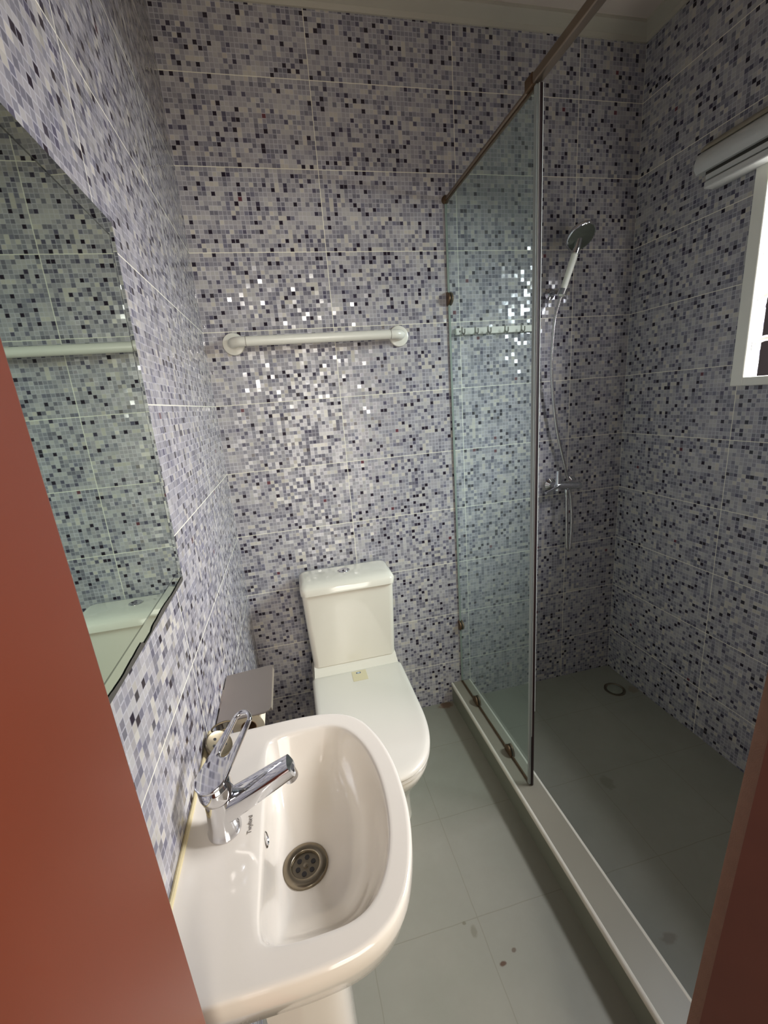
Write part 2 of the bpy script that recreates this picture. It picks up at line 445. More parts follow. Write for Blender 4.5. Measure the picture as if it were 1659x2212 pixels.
# rolled blind above the window
bl = thing('rolled_blind', (W, -0.80, 2.10), 'rolled white blind with beige top cover, fixed above the window', 'blind')
bm = bmesh.new()
prof = [(W - 0.004, 2.158), (W - 0.040, 2.152), (W - 0.058, 2.140), (W - 0.066, 2.118), (W - 0.066, 2.100), (W - 0.056, 2.086), (W - 0.004, 2.084)]
loft(bm, [[(x, y, z) for x, z in prof] for y in (-0.318, -1.28)])
link('roll_cover', bm, 'blind', bl, smooth=True, angle=50)
bm = bmesh.new(); loft(bm, [[(W - 0.002, y, 2.158), (W - 0.002, y, 2.176), (W - 0.026, y, 2.176), (W - 0.046, y, 2.160), (W - 0.052, y, 2.149)] for y in (-0.322, -1.28)])
link('top_cover', bm, 'blindtop', bl, smooth=True, angle=50)
link('shadow_gap', B(W - 0.046, W - 0.004, -1.26, -0.345, 2.074, 2.085), 'dark', bl)
link('slat_or_gap_shade', B(W - 0.052, W - 0.004, -1.27, -0.350, 2.058, 2.074), 'blind', bl, bevel=0.003)
link('bottom_bar', B(W - 0.058, W - 0.004, -1.27, -0.352, 2.032, 2.053), 'blind', bl, bevel=0.004)
link('slat_or_gap_shade', B(W - 0.044, W - 0.004, -1.26, -0.352, 2.053, 2.058), 'dark', bl)  # dark strip painted as the shade between slat and bottom bar

# ------------------------------------------------------------------ mirror
MY0, MY1, MZ0, MZ1 = -1.262, -0.838, 1.134, 1.755
mi = thing('wall_mirror', (0, -1.05, 1.134), 'large frameless mirror with a corroded bottom edge on the left wall above the basin', 'mirror')
sk = 0.009   # lower end leans a little toward the door
def my(y, z): return y - sk + 2 * sk * (z - MZ0) / (MZ1 - MZ0)
def quad(y0, y1, z0, z1, x): return [(x, my(y0, z0), z0), (x, my(y1, z0), z0), (x, my(y1, z1), z1), (x, my(y0, z1), z1)]
bm = bmesh.new(); bw = 0.026
o_ = [bm.verts.new(p) for p in quad(MY0, MY1, MZ0, MZ1, 0.0062)]; i_ = [bm.verts.new(p) for p in quad(MY0 + bw, MY1 - bw, MZ0 + bw, MZ1 - bw, 0.0075)]
for k in range(4):
    bm.faces.new((o_[k], o_[(k + 1) % 4], i_[(k + 1) % 4], i_[k]))
link('mirror_bevel', bm, 'mirror', mi)
bm = bmesh.new(); g0 = [bm.verts.new(p) for p in quad(MY0 + bw, MY1 - bw, MZ0 + bw, MZ1 - bw, 0.0076)]; g1 = [bm.verts.new(p) for p in quad(MY0 + bw + 0.0022, MY1 - bw - 0.0022, MZ0 + bw + 0.0022, MZ1 - bw - 0.0022, 0.0076)]
for k in range(4): bm.faces.new((g0[k], g0[(k + 1) % 4], g1[(k + 1) % 4], g1[k]))
link('bevel_line', bm, 'mirrorline', mi)  # dark ring paints the line refracted at the inner end of the bevel
bm = bmesh.new(); i2 = [bm.verts.new(p) for p in quad(MY0 + bw, MY1 - bw, MZ0 + bw, MZ1 - bw, 0.0075)]; bm.faces.new(i2)
link('mirror_pane', bm, 'mirror', mi)
bm = bmesh.new(); loft(bm, [quad(MY0, MY1, MZ0, MZ1, 0.0006), quad(MY0, MY1, MZ0, MZ1, 0.0060)])
link('mirror_back', bm, 'mirroredge', mi)
# corroded silvering along the bottom edge
bm = bmesh.new(); n = 60
top = []; bot = []
for k in range(n + 1):
    y = MY0 + 0.004 + (MY1 - MY0 - 0.008) * k / n
    h = 0.0085 + 0.0012 * math.sin(k * 0.35) + random.uniform(0, 0.001)
    if 24 < k < 31: h = 0.004
    bot.append(bm.verts.new((0.0071, my(y, MZ0), MZ0))); top.append(bm.verts.new((0.0079, my(y, MZ0), MZ0 + h)))
for k in range(n): bm.faces.new((bot[k], bot[k + 1], top[k + 1], top[k]))
link('corroded_edge', bm, 'mirrorback', mi)

# ------------------------------------------------------------------ shower kerb
kb = thing('shower_kerb', (0.907, -0.68, 0), 'low grey tiled kerb with white edge trims, dividing the shower from the toilet floor', 'kerb')
bm = B(0.860, 0.954, YF, 0.0, 0.0, 0.096); link('kerb_side', bm, 'curbside', kb)
link('kerb_top', B(0.866, 0.948, YF, 0.0, 0.096, 0.1015), 'curb', kb)
for x, s in ((0.8625, 1), (0.9515, 1)):
    bm = bmesh.new()
    loft(bm, [[(x + 0.0062 * math.cos(t * math.pi / 8), y, 0.0955 + 0.0078 * math.sin(t * math.pi / 8)) for t in range(9)] + [(x - 0.0062, y, 0.088), (x + 0.0062, y, 0.088)] for y in (YF, -0.0)])
    link('edge_trim', bm, 'trim', kb, smooth=True, angle=60)

# ------------------------------------------------------------------ glass screen
gx = 0.912; GY = -0.606
gs = thing('shower_screen', (gx, -0.30, 0.103), 'fixed clear glass shower screen standing on the kerb', 'shower screen')
G0, G1 = 0.108, 2.122
bm = B(gx - 0.0003, gx + 0.0003, GY + 0.004, -0.002, G0, G1)
link('glass_pane', bm, 'glass', gs)
link('pane_edge', B(gx - 0.004, gx + 0.004, -0.0065, -0.0015, G0, G1), 'glassedge', gs)
link('pane_edge', B(gx - 0.004, gx + 0.004, GY, -0.001, G1, G1 + 0.003), 'bronze', gs)
link('pane_edge', B(gx - 0.0035, gx + 0.0035, GY, -0.001, G0 - 0.006, G0), 'bronze', gs)
# upright seal of the free edge: pale fin, dark core, bright bead
link('edge_seal', B(gx - 0.008, gx + 0.0010, GY - 0.005, GY + 0.006, G0, G1 + 0.001), 'fin', gs, bevel=0.002)
link('seal_bead', B(gx - 0.0012, gx + 0.0012, GY - 0.0062, GY + 0.003, G0 + 0.2, G1 + 0.002), 'seal', gs)
link('seal_core', B(gx + 0.0010, gx + 0.0080, GY - 0.007, GY + 0.004, G0 - 0.004, G1 + 0.002), 'darkrubber', gs)
link('seal_bead', B(gx + 0.0080, gx + 0.0100, GY - 0.008, GY + 0.003, G0 + 0.3, G1 + 0.002), 'seal', gs)
def clip(y, z, axis):
    bm = bmesh.new()
    for s in (-1, 1):
        # half round plate on each side of the pane
        pts = []
        for k in range(13):
            a = math.pi * k / 12
            if axis == 'z': pts.append(Vector((gx + s * 0.002, y + 0.024 * math.cos(a), z + 0.036 * math.sin(a))))
            else: pts.append(Vector((gx + s * 0.002, y - 0.030 * math.sin(a), z + 0.024 * math.cos(a))))
        extrude_poly(bm, pts, (s * 0.008, 0, 0))
    return link('glass_clip', bm, 'bronze', gs, bevel=0.002)
clip(-0.17, 0.104, 'z'); clip(-0.462, 0.104, 'z'); clip(-0.001, 1.80, 'y'); clip(-0.001, 0.405, 'y')

rl = thing('head_rail', (gx, -0.69, 2.13), 'tarnished metal head rail running from the tiled wall over the glass screen', 'rail')
bm = bmesh.new(); tube(bm, [(gx, -0.006, 2.132), (gx, -0.58, 2.134)], 0.0065, 12); link('rail_bar', bm, 'rail', rl, smooth=True)
link('rail_bar', B(gx - 0.011, gx + 0.011, YF, -0.585, 2.128, 2.150), 'rail', rl, bevel=0.003)
bm = bmesh.new(); lathe(bm, (gx, -0.0005, 2.132), (0, -1, 0), [(0.014, 0), (0.014, 0.010), (0.010, 0.016)], 24); link('wall_socket', bm, 'bronze', rl, smooth=True)
link('rail_clamp', B(gx - 0.013, gx + 0.013, -0.600, -0.566, 2.126, 2.152), 'bronze', rl, bevel=0.003)

# ------------------------------------------------------------------ basin
import math as _m
def ray_poly(c, ang, poly):
    d = (math.cos(ang), math.sin(ang)); best = None
    for i in range(len(poly)):
        (x1, y1), (x2, y2) = poly[i], poly[(i + 1) % len(poly)]
        ex, ey = x2 - x1, y2 - y1; den = d[0] * ey - d[1] * ex
        if abs(den) < 1e-12: continue
        t = ((x1 - c[0]) * ey - (y1 - c[1]) * ex) / den; s = ((x1 - c[0]) * d[1] - (y1 - c[1]) * d[0]) / den
        if t > 0 and -1e-9 <= s <= 1 + 1e-9 and (best is None or t < best): best = t
    return best
def smooth_open(pts, it=3):
    for _ in range(it):
        q = [pts[0]]
        for a, b in zip(pts, pts[1:]):
            q += [(0.75 * a[0] + 0.25 * b[0], 0.75 * a[1] + 0.25 * b[1]), (0.25 * a[0] + 0.75 * b[0], 0.25 * a[1] + 0.75 * b[1])]
        q.append(pts[-1]); pts = q
    return pts
def smooth_closed(pts, it=3):
    for _ in range(it):
        q = []
        for i in range(len(pts)):
            a, b = pts[i], pts[(i + 1) % len(pts)]
            q += [(0.75 * a[0] + 0.25 * b[0], 0.75 * a[1] + 0.25 * b[1]), (0.25 * a[0] + 0.75 * b[0], 0.25 * a[1] + 0.75 * b[1])]
        pts = q
    return pts
YC = -1.097
half = [(0.001, 0.222), (0.10, 0.224), (0.19, 0.226), (0.262, 0.218), (0.312, 0.186), (0.340, 0.128), (0.356, 0.06), (0.359, 0.0)]
o_half = half + [(x, -y) for x, y in half[-2::-1]]
outer = [(x, YC + y) for x, y in smooth_open(o_half, 3)]
ih = [(0.120, 0.10), (0.120, 0.166), (0.138, 0.180), (0.19, 0.184), (0.258, 0.180), (0.294, 0.140), (0.316, 0.08), (0.324, 0.0)]
i_cl = ih + [(x, -y) for x, y in ih[-2::-1]]
inner = [(x, YC + y) for x, y in smooth_closed(i_cl, 3)]
bc = (0.205, YC)
angs = [2 * math.pi * k / 144 for k in range(144)]
for cx, cy in ((0.001, YC + 0.222), (0.001, YC - 0.222)):
    angs.append(math.atan2(cy - bc[1], cx - bc[0]) % (2 * math.pi))
angs = sorted(set(round(a, 6) for a in angs))
OR = [ray_poly(bc, a, outer) for a in angs]; IR = [ray_poly(bc, a, inner) for a in angs]
ZT = 0.790
def P(k, r, z): return Vector((bc[0] + math.cos(angs[k]) * r, bc[1] + math.sin(angs[k]) * r, z))
def deck(p):   # the deck rises in a small cove at the wall
    if p.x < 0.030: p.z += 0.011 * ((0.030 - p.x) / 0.030) ** 2
    return p
N = len(angs); loops = []
drain = Vector((0.176, -1.107, 0.678))
# underside upward, then deck, then bowl
for f, z in ((0.42, 0.60), (0.60, 0.618), (0.80, 0.668), (0.93, 0.716), (0.985, 0.752)):
    lp = []
    for k in range(N):
        p = P(k, OR[k] * f, z)
        if OR[k] * abs(math.cos(angs[k])) > 0.2 and p.x < bc[0]: p.x = bc[0] + (p.x - bc[0]) * (1.0 if f > .9 else 0.9)
        lp.append(p)
    loops.append(lp)
for dr, dz in ((0.0, -0.027), (0.0, -0.006), (-0.0015, -0.002), (-0.005, 0.0)):
    loops.append([deck(P(k, OR[k] + dr * (0 if math.cos(angs[k]) * OR[k] < -0.18 else 1), ZT + dz)) for k in range(N)])
for f in (0.12, 0.3, 0.5, 0.7, 0.86):
    loops.append([deck(P(k, (OR[k] - 0.005) * (1 - f) + (IR[k] + 0.005) * f, ZT - 0.002 * f)) for k in range(N)])
for dr, dz in ((0.005, -0.002), (0.0015, -0.0035), (-0.001, -0.008)):
    loops.append([P(k, IR[k] + dr, ZT + dz) for k in range(N)])
prof = [(0.05, -0.020), (0.10, -0.036), (0.19, -0.058), (0.31, -0.078), (0.46, -0.093), (0.62, -0.102), (0.78, -0.108), (0.90, -0.111)]
for s, dz in prof:
    lp = []
    for k in range(N):
        a = P(k, IR[k] - 0.001, 0); e = drain + Vector((math.cos(angs[k]), math.sin(angs[k]), 0)) * 0.030
        # the wall on the deck side is steep, the front slopes gently
        st = s * (1 - 0.30 * max(0.0, -math.cos(angs[k])) ** 1.5 * math.sin(math.pi * min(1.0, s)))
        q = a * (1 - st) + e * st; q.z = ZT + dz
        lp.append(q)
    loops.append(lp)
loops.append([drain + Vector((math.cos(a) * 0.030, math.sin(a) * 0.030, 0)) for a in angs])
bs = thing('wash_basin', (0.18, YC, 0.0), 'small white porcelain wash basin with chrome tap, standing on its pedestal against the left wall', 'basin')
bm = bmesh.new(); loft(bm, loops, True, True)
bo = link('basin_bowl', bm, 'porcelain', bs, smooth=True, angle=60)
# pedestal
bm = bmesh.new(); lps = []
for z, sx, sy in ((0.0, 0.112, 0.100), (0.05, 0.108, 0.096), (0.18, 0.100, 0.086), (0.45, 0.100, 0.082), (0.60, 0.112, 0.092), (0.66, 0.120, 0.104)):
    lp = []
    for k in range(33):
        a = -math.pi / 2 + math.pi * k / 32
        ex = 0.55
        lp.append((0.125 + sx * abs(math.cos(a)) ** ex * (1 if math.cos(a) > 0 else 0), YC + sy * (abs(math.sin(a)) ** ex) * (1 if a > 0 else -1), z))
    lp += [(0.085, YC + sy, z), (0.085, YC + sy * 0.8, z), (0.10, YC, z), (0.085, YC - sy * 0.8, z), (0.085, YC - sy, z)]
    lps.append(lp)
loft(bm, lps); link('pedestal', bm, 'porcelain', bs, smooth=True, angle=50)
# waste pipe behind the pedestal
# sealant bead along the wall
bm = bmesh.new(); tube(bm, [(0.0035, YC - 0.224, ZT + 0.0105), (0.0035, YC + 0.224, ZT + 0.0105)], 0.004, 8); link('sealant_bead', bm, 'sealant', bs, smooth=True)
# overflow ring
bm = bmesh.new(); lathe(bm, (0.1195, -1.116, 0.768), (1, 0, 0.22), [(0.0125, 0.0), (0.0125, 0.003), (0.0100, 0.0045), (0.0085, 0.003), (0.0085, 0.0)], 28, False, False); link('overflow_ring', bm, 'chrome', bs, smooth=True)
bm = bmesh.new(); lathe(bm, (0.1197, -1.116, 0.768), (1, 0, 0.22), [(0.0088, 0.0), (0.0088, 0.0014)], 24); link('overflow_hole', bm, 'hole', bs)
# waste outlet
dz = drain.z
bm = bmesh.new(); lathe(bm, (drain.x, drain.y, dz), (0, 0, 1), [(0.0232, 0.0), (0.0240, 0.0050), (0.0252, 0.0060), (0.0362, 0.0056), (0.0385, 0.0035), (0.0392, -0.001)], 48, False, False)
fl = link('waste_flange', bm, 'waste', bs, smooth=True, angle=50)
bm = bmesh.new(); lathe(bm, (drain.x, drain.y, dz - 0.0002), (0, 0, 1), [(0.0232, 0.0), (0.0232, 0.0012)], 40); link('strainer_plate', bm, 'waste', bs)
for k in range(6):
    a = k * math.pi / 3 + 0.3
    bm = bmesh.new(); lathe(bm, (drain.x + 0.0138 * math.cos(a), drain.y + 0.0138 * math.sin(a), dz + 0.0008), (0, 0, 1), [(0.0042, 0.0), (0.0042, 0.0008)], 16); link('strainer_hole', bm, 'hole', bs)
bm = bmesh.new(); lathe(bm, (drain.x, drain.y, dz + 0.0008), (0, 0, 1), [(0.0046, 0.0), (0.0042, 0.0014), (0.0, 0.0020)], 16, True, False); link('strainer_screw', bm, 'waste', bs, smooth=True)
# maker's name on the deck
def text(body, size, loc, rot, mat, parent, depth=0.0002, name='lettering', shear=0.0):
    c = bpy.data.curves.new(name, 'FONT'); c.body = body; c.size = size; c.extrude = depth; c.align_x = 'CENTER'; c.align_y = 'CENTER'; c.shear = shear
    o = bpy.data.objects.new(name, c); COL.objects.link(o)
    dg = bpy.context.evaluated_depsgraph_get(); me = bpy.data.meshes.new_from_object(o.evaluated_get(dg))
    bpy.data.objects.remove(o, do_unlink=True)
    o = bpy.data.objects.new(name, me); COL.objects.link(o); me.materials.clear(); me.materials.append(M[mat])
    R = rot.to_4x4(); me.transform(Matrix.Translation(Vector(loc)) @ R)
    if parent is not None: o.parent = parent; o.matrix_parent_inverse = Matrix.Translation(-Vector(parent.location))
    return o
ry = Matrix(((0, -1, 0), (1, 0, 0), (0, 0, 1)))   # text runs along +y, letters face up
text('Twyford', 0.0095, (0.0995, -1.1005, ZT - 0.0008), ry, 'ink', bs)

# ------------------------------------------------------------------ basin tap
tp = thing('basin_tap', (0.060, YC, ZT), 'chrome single-lever basin tap with slotted handle, on the basin deck', 'tap')
TX = 0.060
bm = bmesh.new(); lathe(bm, (TX, YC, ZT - 0.0008), (0, 0, 1), [(0.0262, 0.0), (0.0262, 0.003), (0.0246, 0.006), (0.0232, 0.02), (0.0222, 0.045), (0.0222, 0.066)], 48); link('tap_body', bm, 'chrome', tp, smooth=True)
bm = bmesh.new(); lathe(bm, (TX, YC, ZT + 0.0655), (-0.08, 0, 1), [(0.0226, 0.0), (0.0250, 0.004), (0.0262, 0.014), (0.0256, 0.026), (0.022, 0.034), (0.012, 0.0385), (0.0, 0.0395)], 48, True, False); link('tap_head', bm, 'chrome', tp, smooth=True)
# spout: wide flat-topped tube
sp = catmull([(TX + 0.004, YC, 0.829), (0.100, YC, 0.845), (0.145, YC, 0.866), (0.177, YC, 0.881)], 6)
bm = bmesh.new(); lps = []
for i, p in enumerate(sp):
    a = sp[max(0, i - 1)]; b = sp[min(len(sp) - 1, i + 1)]; d, s, u = frame_of(b - a)
    t = i / (len(sp) - 1); wv = 0.0200 - 0.003 * t; hv = 0.0215 - 0.0075 * t
    lp = []
    for k in range(28):
        an = 2 * math.pi * k / 28; cs, sn = math.cos(an), math.sin(an); e = 0.62
        lp.append(p + s * (wv * math.copysign(abs(cs) ** e, cs)) + u * (hv * math.copysign(abs(sn) ** e, sn)))
    lps.append(lp)
loft(bm, lps); link('spout', bm, 'chrome', tp, smooth=True, angle=50)
bm = bmesh.new(); lathe(bm, (0.171, YC, 0.870), (0.30, 0, -1), [(0.0125, -0.004), (0.0128, 0.010), (0.0118, 0.014), (0.0095, 0.014)], 32); link('aerator', bm, 'chrome', tp, smooth=True, angle=40)
# lever with slot, rising over the spout
A = Vector((0.053, YC - 0.008, 0.890)); Bp = Vector((0.106, -1.012, 0.928)); dv = (Bp - A); L = dv.length; dv.normalize()
sd = Vector((-dv.y, dv.x, 0)).normalized(); up = sd.cross(dv)
if up.z < 0: up = -up
def stad(l0, l1, w0, w1, n=24):
    out = []
    for k in range(n):
        a = -math.pi / 2 + math.pi * k / (n - 1); out.append((l1 - w1 + w1 * math.cos(a), w1 * math.sin(a)))
    for k in range(n):
        a = math.pi / 2 + math.pi * k / (n - 1); out.append((l0 + w0 + w0 * math.cos(a), w0 * math.sin(a)))
    return out
oo = stad(-0.018, L + 0.006, 0.0255, 0.0175); ii = stad(0.040, L - 0.001, 0.0085, 0.0105)
f3 = lambda q: A + dv * q[0] + sd * q[1] + up * (-0.004 + 0.010 * (q[0] / L - 0.4) ** 2)
bm = bmesh.new(); ring_plate(bm, [f3(q) for q in oo], [f3(q) for q in ii], up * 0.0075)
link('lever', bm, 'chrome', tp, bevel=0.0022)

# stained plug with ring, on the far corner of the deck
pg = thing('basin_plug', (0.026, -0.905, 0.80), 'stained round metal basin plug with a ring, leaning on the wall behind the tap', 'plug')
ax = Vector((0.55, -0.25, 0.80)).normalized(); pc = Vector((0.030, -0.922, 0.808))
bm = bmesh.new(); lathe(bm, pc, ax, [(0.020, -0.012), (0.0265, -0.006), (0.0275, 0.0), (0.0255, 0.003), (0.020, 0.0015), (0.0, 0.0015)], 40, True, False); link('plug_disc', bm, 'plug', pg, smooth=True, angle=50)
_, s_, u_ = frame_of(ax)
for k in range(5):
    a = k * 2 * math.pi / 5 + .4
    bm = bmesh.new(); lathe(bm, pc + s_ * 0.012 * math.cos(a) + u_ * 0.012 * math.sin(a) + ax * 0.0012, ax, [(0.003, 0), (0.003, 0.0008)], 14); link('plug_hole', bm, 'hole', pg)
rc = Vector((0.034, -0.894, 0.824)); bm = bmesh.new()
tube(bm, [rc + Vector((0.019 * math.cos(t * math.pi / 12), 0.006 * math.cos(t * math.pi / 12), 0.009 * math.sin(t * math.pi / 12))) for t in range(25)], 0.0018, 8, False); link('pull_ring', bm, 'plug', pg, smooth=True)

# toilet paper holder with flat steel cover
th = thing('toilet_paper_holder', (0.004, -0.72, 0.77), 'brushed steel toilet paper holder with flat cover plate, on the left wall beyond the basin', 'paper holder')
bm = bmesh.new(); extrude_poly(bm, [(0.004, -0.635, 0.771), (0.119, -0.623, 0.771), (0.122, -0.632, 0.771), (0.122, -0.795, 0.771), (0.117, -0.806, 0.771), (0.108, -0.811, 0.770), (0.004, -0.815, 0.770)], (0, 0, 0.0022))
link('cover_plate', bm, 'steel', th)
bm = bmesh.new(); extrude_poly(bm, [(0.1205, -0.632, 0.771), (0.1225, -0.632, 0.771), (0.1245, -0.632, 0.762), (0.1225, -0.632, 0.762)], (0, -0.163, 0)); link('cover_lip', bm, 'steel', th)
link('wall_plate', B(0.0005, 0.004, -0.76, -0.69, 0.700, 0.772), 'steel', th, bevel=0.001)
bm = bmesh.new(); tube(bm, [(0.004, -0.665, 0.752), (0.006, -0.664, 0.735), (0.064, -0.664, 0.738), (0.064, -0.80, 0.738)], 0.0032, 10); link('holder_arm', bm, 'chrome', th, smooth=True)
rp = thing('toilet_roll', (0.058, -0.735, 0.712), 'cream toilet paper roll hanging under the steel cover plate', 'toilet roll')
def ringloop(c, r, y): return [Vector((c[0] + r * math.cos(a), y, c[1] + r * math.sin(a))) for a in [2 * math.pi * k / 40 for k in range(40)]]
bm = bmesh.new(); ring_plate(bm, ringloop((0.064, 0.722), 0.036, -0.680), ringloop((0.064, 0.722), 0.018, -0.680), (0, -0.105, 0)); link('paper', bm, 'rollpaper', rp, smooth=True, angle=40)
bm = bmesh.new(); ring_plate(bm, ringloop((0.064, 0.722), 0.0180, -0.6795), ringloop((0.064, 0.722), 0.0165, -0.6795), (0, -0.106, 0)); link('core', bm, 'card', rp, smooth=True, angle=40)

# ------------------------------------------------------------------ toilet
tl = thing('toilet', (0.39, -0.38, 0), 'white close-coupled toilet with closed lid against the back wall', 'toilet')
TCX = 0.391
def rrect(x0, x1, y0, y1, r, z, n=6, fr=None):
    out = []
    for cx, cy, a0 in ((x1 - r, y1 - r, 0), (x0 + r, y1 - r, 90), (x0 + r, y0 + r, 180), (x1 - r, y0 + r, 270)):
        for k in range(n + 1):
            a = math.radians(a0 + 90 * k / n); out.append((cx + r * math.cos(a), cy + r * math.sin(a), z))
    return out
bm = bmesh.new()
loft(bm, [rrect(0.226, 0.556, -0.188, -0.035, 0.022, 0.448), rrect(0.224, 0.558, -0.189, -0.032, 0.022, 0.50), rrect(0.219, 0.563, -0.192, -0.030, 0.022, 0.62), rrect(0.215, 0.568, -0.196, -0.028, 0.022, 0.757)])
link('cistern', bm, 'porcelain2', tl, smooth=True, angle=50)
bm = bmesh.new()
loft(bm, [rrect(0.213, 0.570, -0.201, -0.025, 0.022, 0.757), rrect(0.211, 0.573, -0.206, -0.022, 0.024, 0.760), rrect(0.211, 0.573, -0.205, -0.022, 0.024, 0.781), rrect(0.214, 0.570, -0.199, -0.025, 0.024, 0.789), rrect(0.222, 0.562, -0.172, -0.032, 0.024, 0.796), rrect(0.232, 0.552, -0.152, -0.040, 0.022, 0.798)])
link('cistern_lid', bm, 'porcelain2', tl, smooth=True, angle=60)
bm = bmesh.new(); lathe(bm, (0.391, -0.090, 0.797), (0, 0, 1), [(0.0245, 0.0), (0.0245, 0.002), (0.021, 0.0032), (0.020, 0.0022), (0.019, 0.0042), (0.0, 0.0050)], 40, True, False); fb = link('flush_button', bm, 'chrome', tl, smooth=True)

def dshape(z, sx=1.0, yb=-0.195, yf=-0.742, hw=0.176, yo=0.0, e=2.6, cx=TCX):
    """D outline: straight back, parallel sides, rounded front"""
    out = []; ym = -0.46
    nb = 8
    out += [(cx - hw * sx * 0.97, yb, z), (cx - hw * sx, yb - 0.012, z)]
    for k in range(1, 5): out.append((cx - hw * sx, yb + (ym - yb) * k / 5, z))
    n = 40
    for k in range(n + 1):
        a = math.pi + math.pi * k / n; cs, sn = math.cos(a), math.sin(a)
        out.append((cx + hw * sx * math.copysign(abs(cs) ** (2 / e), cs), ym - (ym - yf) * abs(sn) ** (2 / e), z))
    for k in range(4, 0, -1): out.append((cx + hw * sx, yb + (ym - yb) * k / 5, z))
    out += [(cx + hw * sx, yb - 0.012, z), (cx + hw * sx * 0.97, yb, z)]
    return out
# bowl and plinth in one piece of porcelain
bm = bmesh.new(); L_ = []
for z, s, yf, yb in ((0.0, 0.66, -0.56, -0.06), (0.03, 0.65, -0.555, -0.06), (0.10, 0.66, -0.56, -0.06), (0.18, 0.72, -0.60, -0.06), (0.25, 0.83, -0.655, -0.05), (0.31, 0.93, -0.70, -0.04), (0.355, 0.985, -0.728, -0.035), (0.380, 1.0, -0.735, -0.035), (0.386, 0.985, -0.730, -0.035)):
    L_.append(dshape(z, s, yb, yf))
loft(bm, L_); link('bowl', bm, 'porcelain2', tl, smooth=True, angle=60)
# shelf between the cistern and the seat hinges, flaring out to the bowl
bm = bmesh.new()
sprof = ((-0.035, 0.33), (-0.035, 0.386), (-0.035, 0.42), (-0.035, 0.452), (-0.172, 0.452), (-0.184, 0.448), (-0.194, 0.434), (-0.214, 0.412), (-0.235, 0.395), (-0.30, 0.386), (-0.30, 0.33))
shw = lambda z: 0.165 + 0.011 * min(1.0, (0.452 - z) / 0.066) ** 2
loft(bm, [[(TCX + sx * shw(z), y, z) for y, z in sprof] for sx in (-1, -0.9, 0.9, 1)])
link('cistern_shelf', bm, 'porcelain2', tl, smooth=True, angle=40)
bm = bmesh.new(); arc = []
bm2 = bmesh.new()
loft(bm2, [dshape(0.388, 1.0, -0.215, -0.738), dshape(0.390, 1.012, -0.213, -0.742), dshape(0.400, 1.012, -0.213, -0.742), dshape(0.402, 1.0, -0.215, -0.738)])
link('seat_ring', bm2, 'seat', tl, smooth=True, angle=60)
bm2 = bmesh.new(); bm.free()
loft(bm2, [dshape(0.4035, 1.0, -0.205, -0.739), dshape(0.405, 1.014, -0.203, -0.744), dshape(0.412, 1.014, -0.203, -0.744), dshape(0.4175, 0.995, -0.207, -0.738), dshape(0.4195, 0.95, -0.214, -0.722), dshape(0.4197, 0.90, -0.224, -0.706), dshape(0.4190, 0.86, -0.234, -0.690)])
ld = link('seat_lid', bm2, 'seat', tl, smooth=True, angle=60)
for sx in (-1, 1):
    bm = bmesh.new(); tube(bm, [(TCX + sx * 0.060, -0.203, 0.408), (TCX + sx * 0.095, -0.203, 0.408)], 0.009, 16); link('hinge', bm, 'seat', tl, smooth=True)
st = link('lid_sticker', B(0.366, 0.423, -0.278, -0.216, 0.4192, 0.4200), 'sticker', tl)
st['label'] = 'beige sticker with a small blue mark'
bm = bmesh.new(); loft(bm, [rrect(0.383, 0.401, -0.234, -0.225, 0.002, 0.4200, 3), rrect(0.383, 0.401, -0.234, -0.225, 0.002, 0.4203, 3)]); mk = link('sticker_mark', bm, 'inkblue', st)
bm = bmesh.new(); loft(bm, [rrect(0.3865, 0.3975, -0.232, -0.227, 0.0015, 0.4203, 3), rrect(0.3865, 0.3975, -0.232, -0.227, 0.0015, 0.4205, 3)]); link('mark_centre', bm, 'inkpale', st)
for q in (mk,): q.matrix_parent_inverse = Matrix.Identity(4)
for q in st.children: q.matrix_parent_inverse = Matrix.Identity(4)

# ------------------------------------------------------------------ grab bar
gb = thing('grab_bar', (0.40, 0, 1.675), 'white horizontal grab bar with round end flanges on the back wall above the toilet', 'grab bar')
GX0, GX1, GZ = 0.097, 0.703, 1.675
for x in (GX0, GX1):
    bm = bmesh.new(); lathe(bm, (x, 0.0, GZ), (0, -1, 0), [(0.0375, 0.0), (0.0385, 0.004), (0.0365, 0.010), (0.028, 0.0125), (0.0, 0.0130)], 40, True, False); link('flange', bm, 'white', gb, smooth=True, angle=50)
R_ = 0.032
pts = [(GX0, -0.006, GZ), (GX0, -0.030, GZ)]
for k in range(7):
    a = math.pi / 2 * k / 6; pts.append((GX0 + R_ - R_ * math.cos(a), -0.030 - R_ * math.sin(a), GZ))
pts += [(GX0 + 0.05, -0.062, GZ), (GX1 - 0.05, -0.062, GZ)]
for k in range(7):
    a = math.pi / 2 * (1 - k / 6); pts.append((GX1 - R_ + R_ * math.cos(a), -0.030 - R_ * math.sin(a), GZ))
pts += [(GX1, -0.006, GZ)]
bm = bmesh.new(); tube(bm, pts, 0.0165, 24); link('bar', bm, 'white', gb, smooth=True)
for x in (GX0 + 0.046, GX1 - 0.046):
    bm = bmesh.new(); lathe(bm, (x, -0.062, GZ), (1, 0, 0), [(0.0160, -0.0008), (0.0168, -0.0008), (0.0168, 0.0008), (0.0160, 0.0008)], 24); link('joint_line', bm, 'joint', gb)

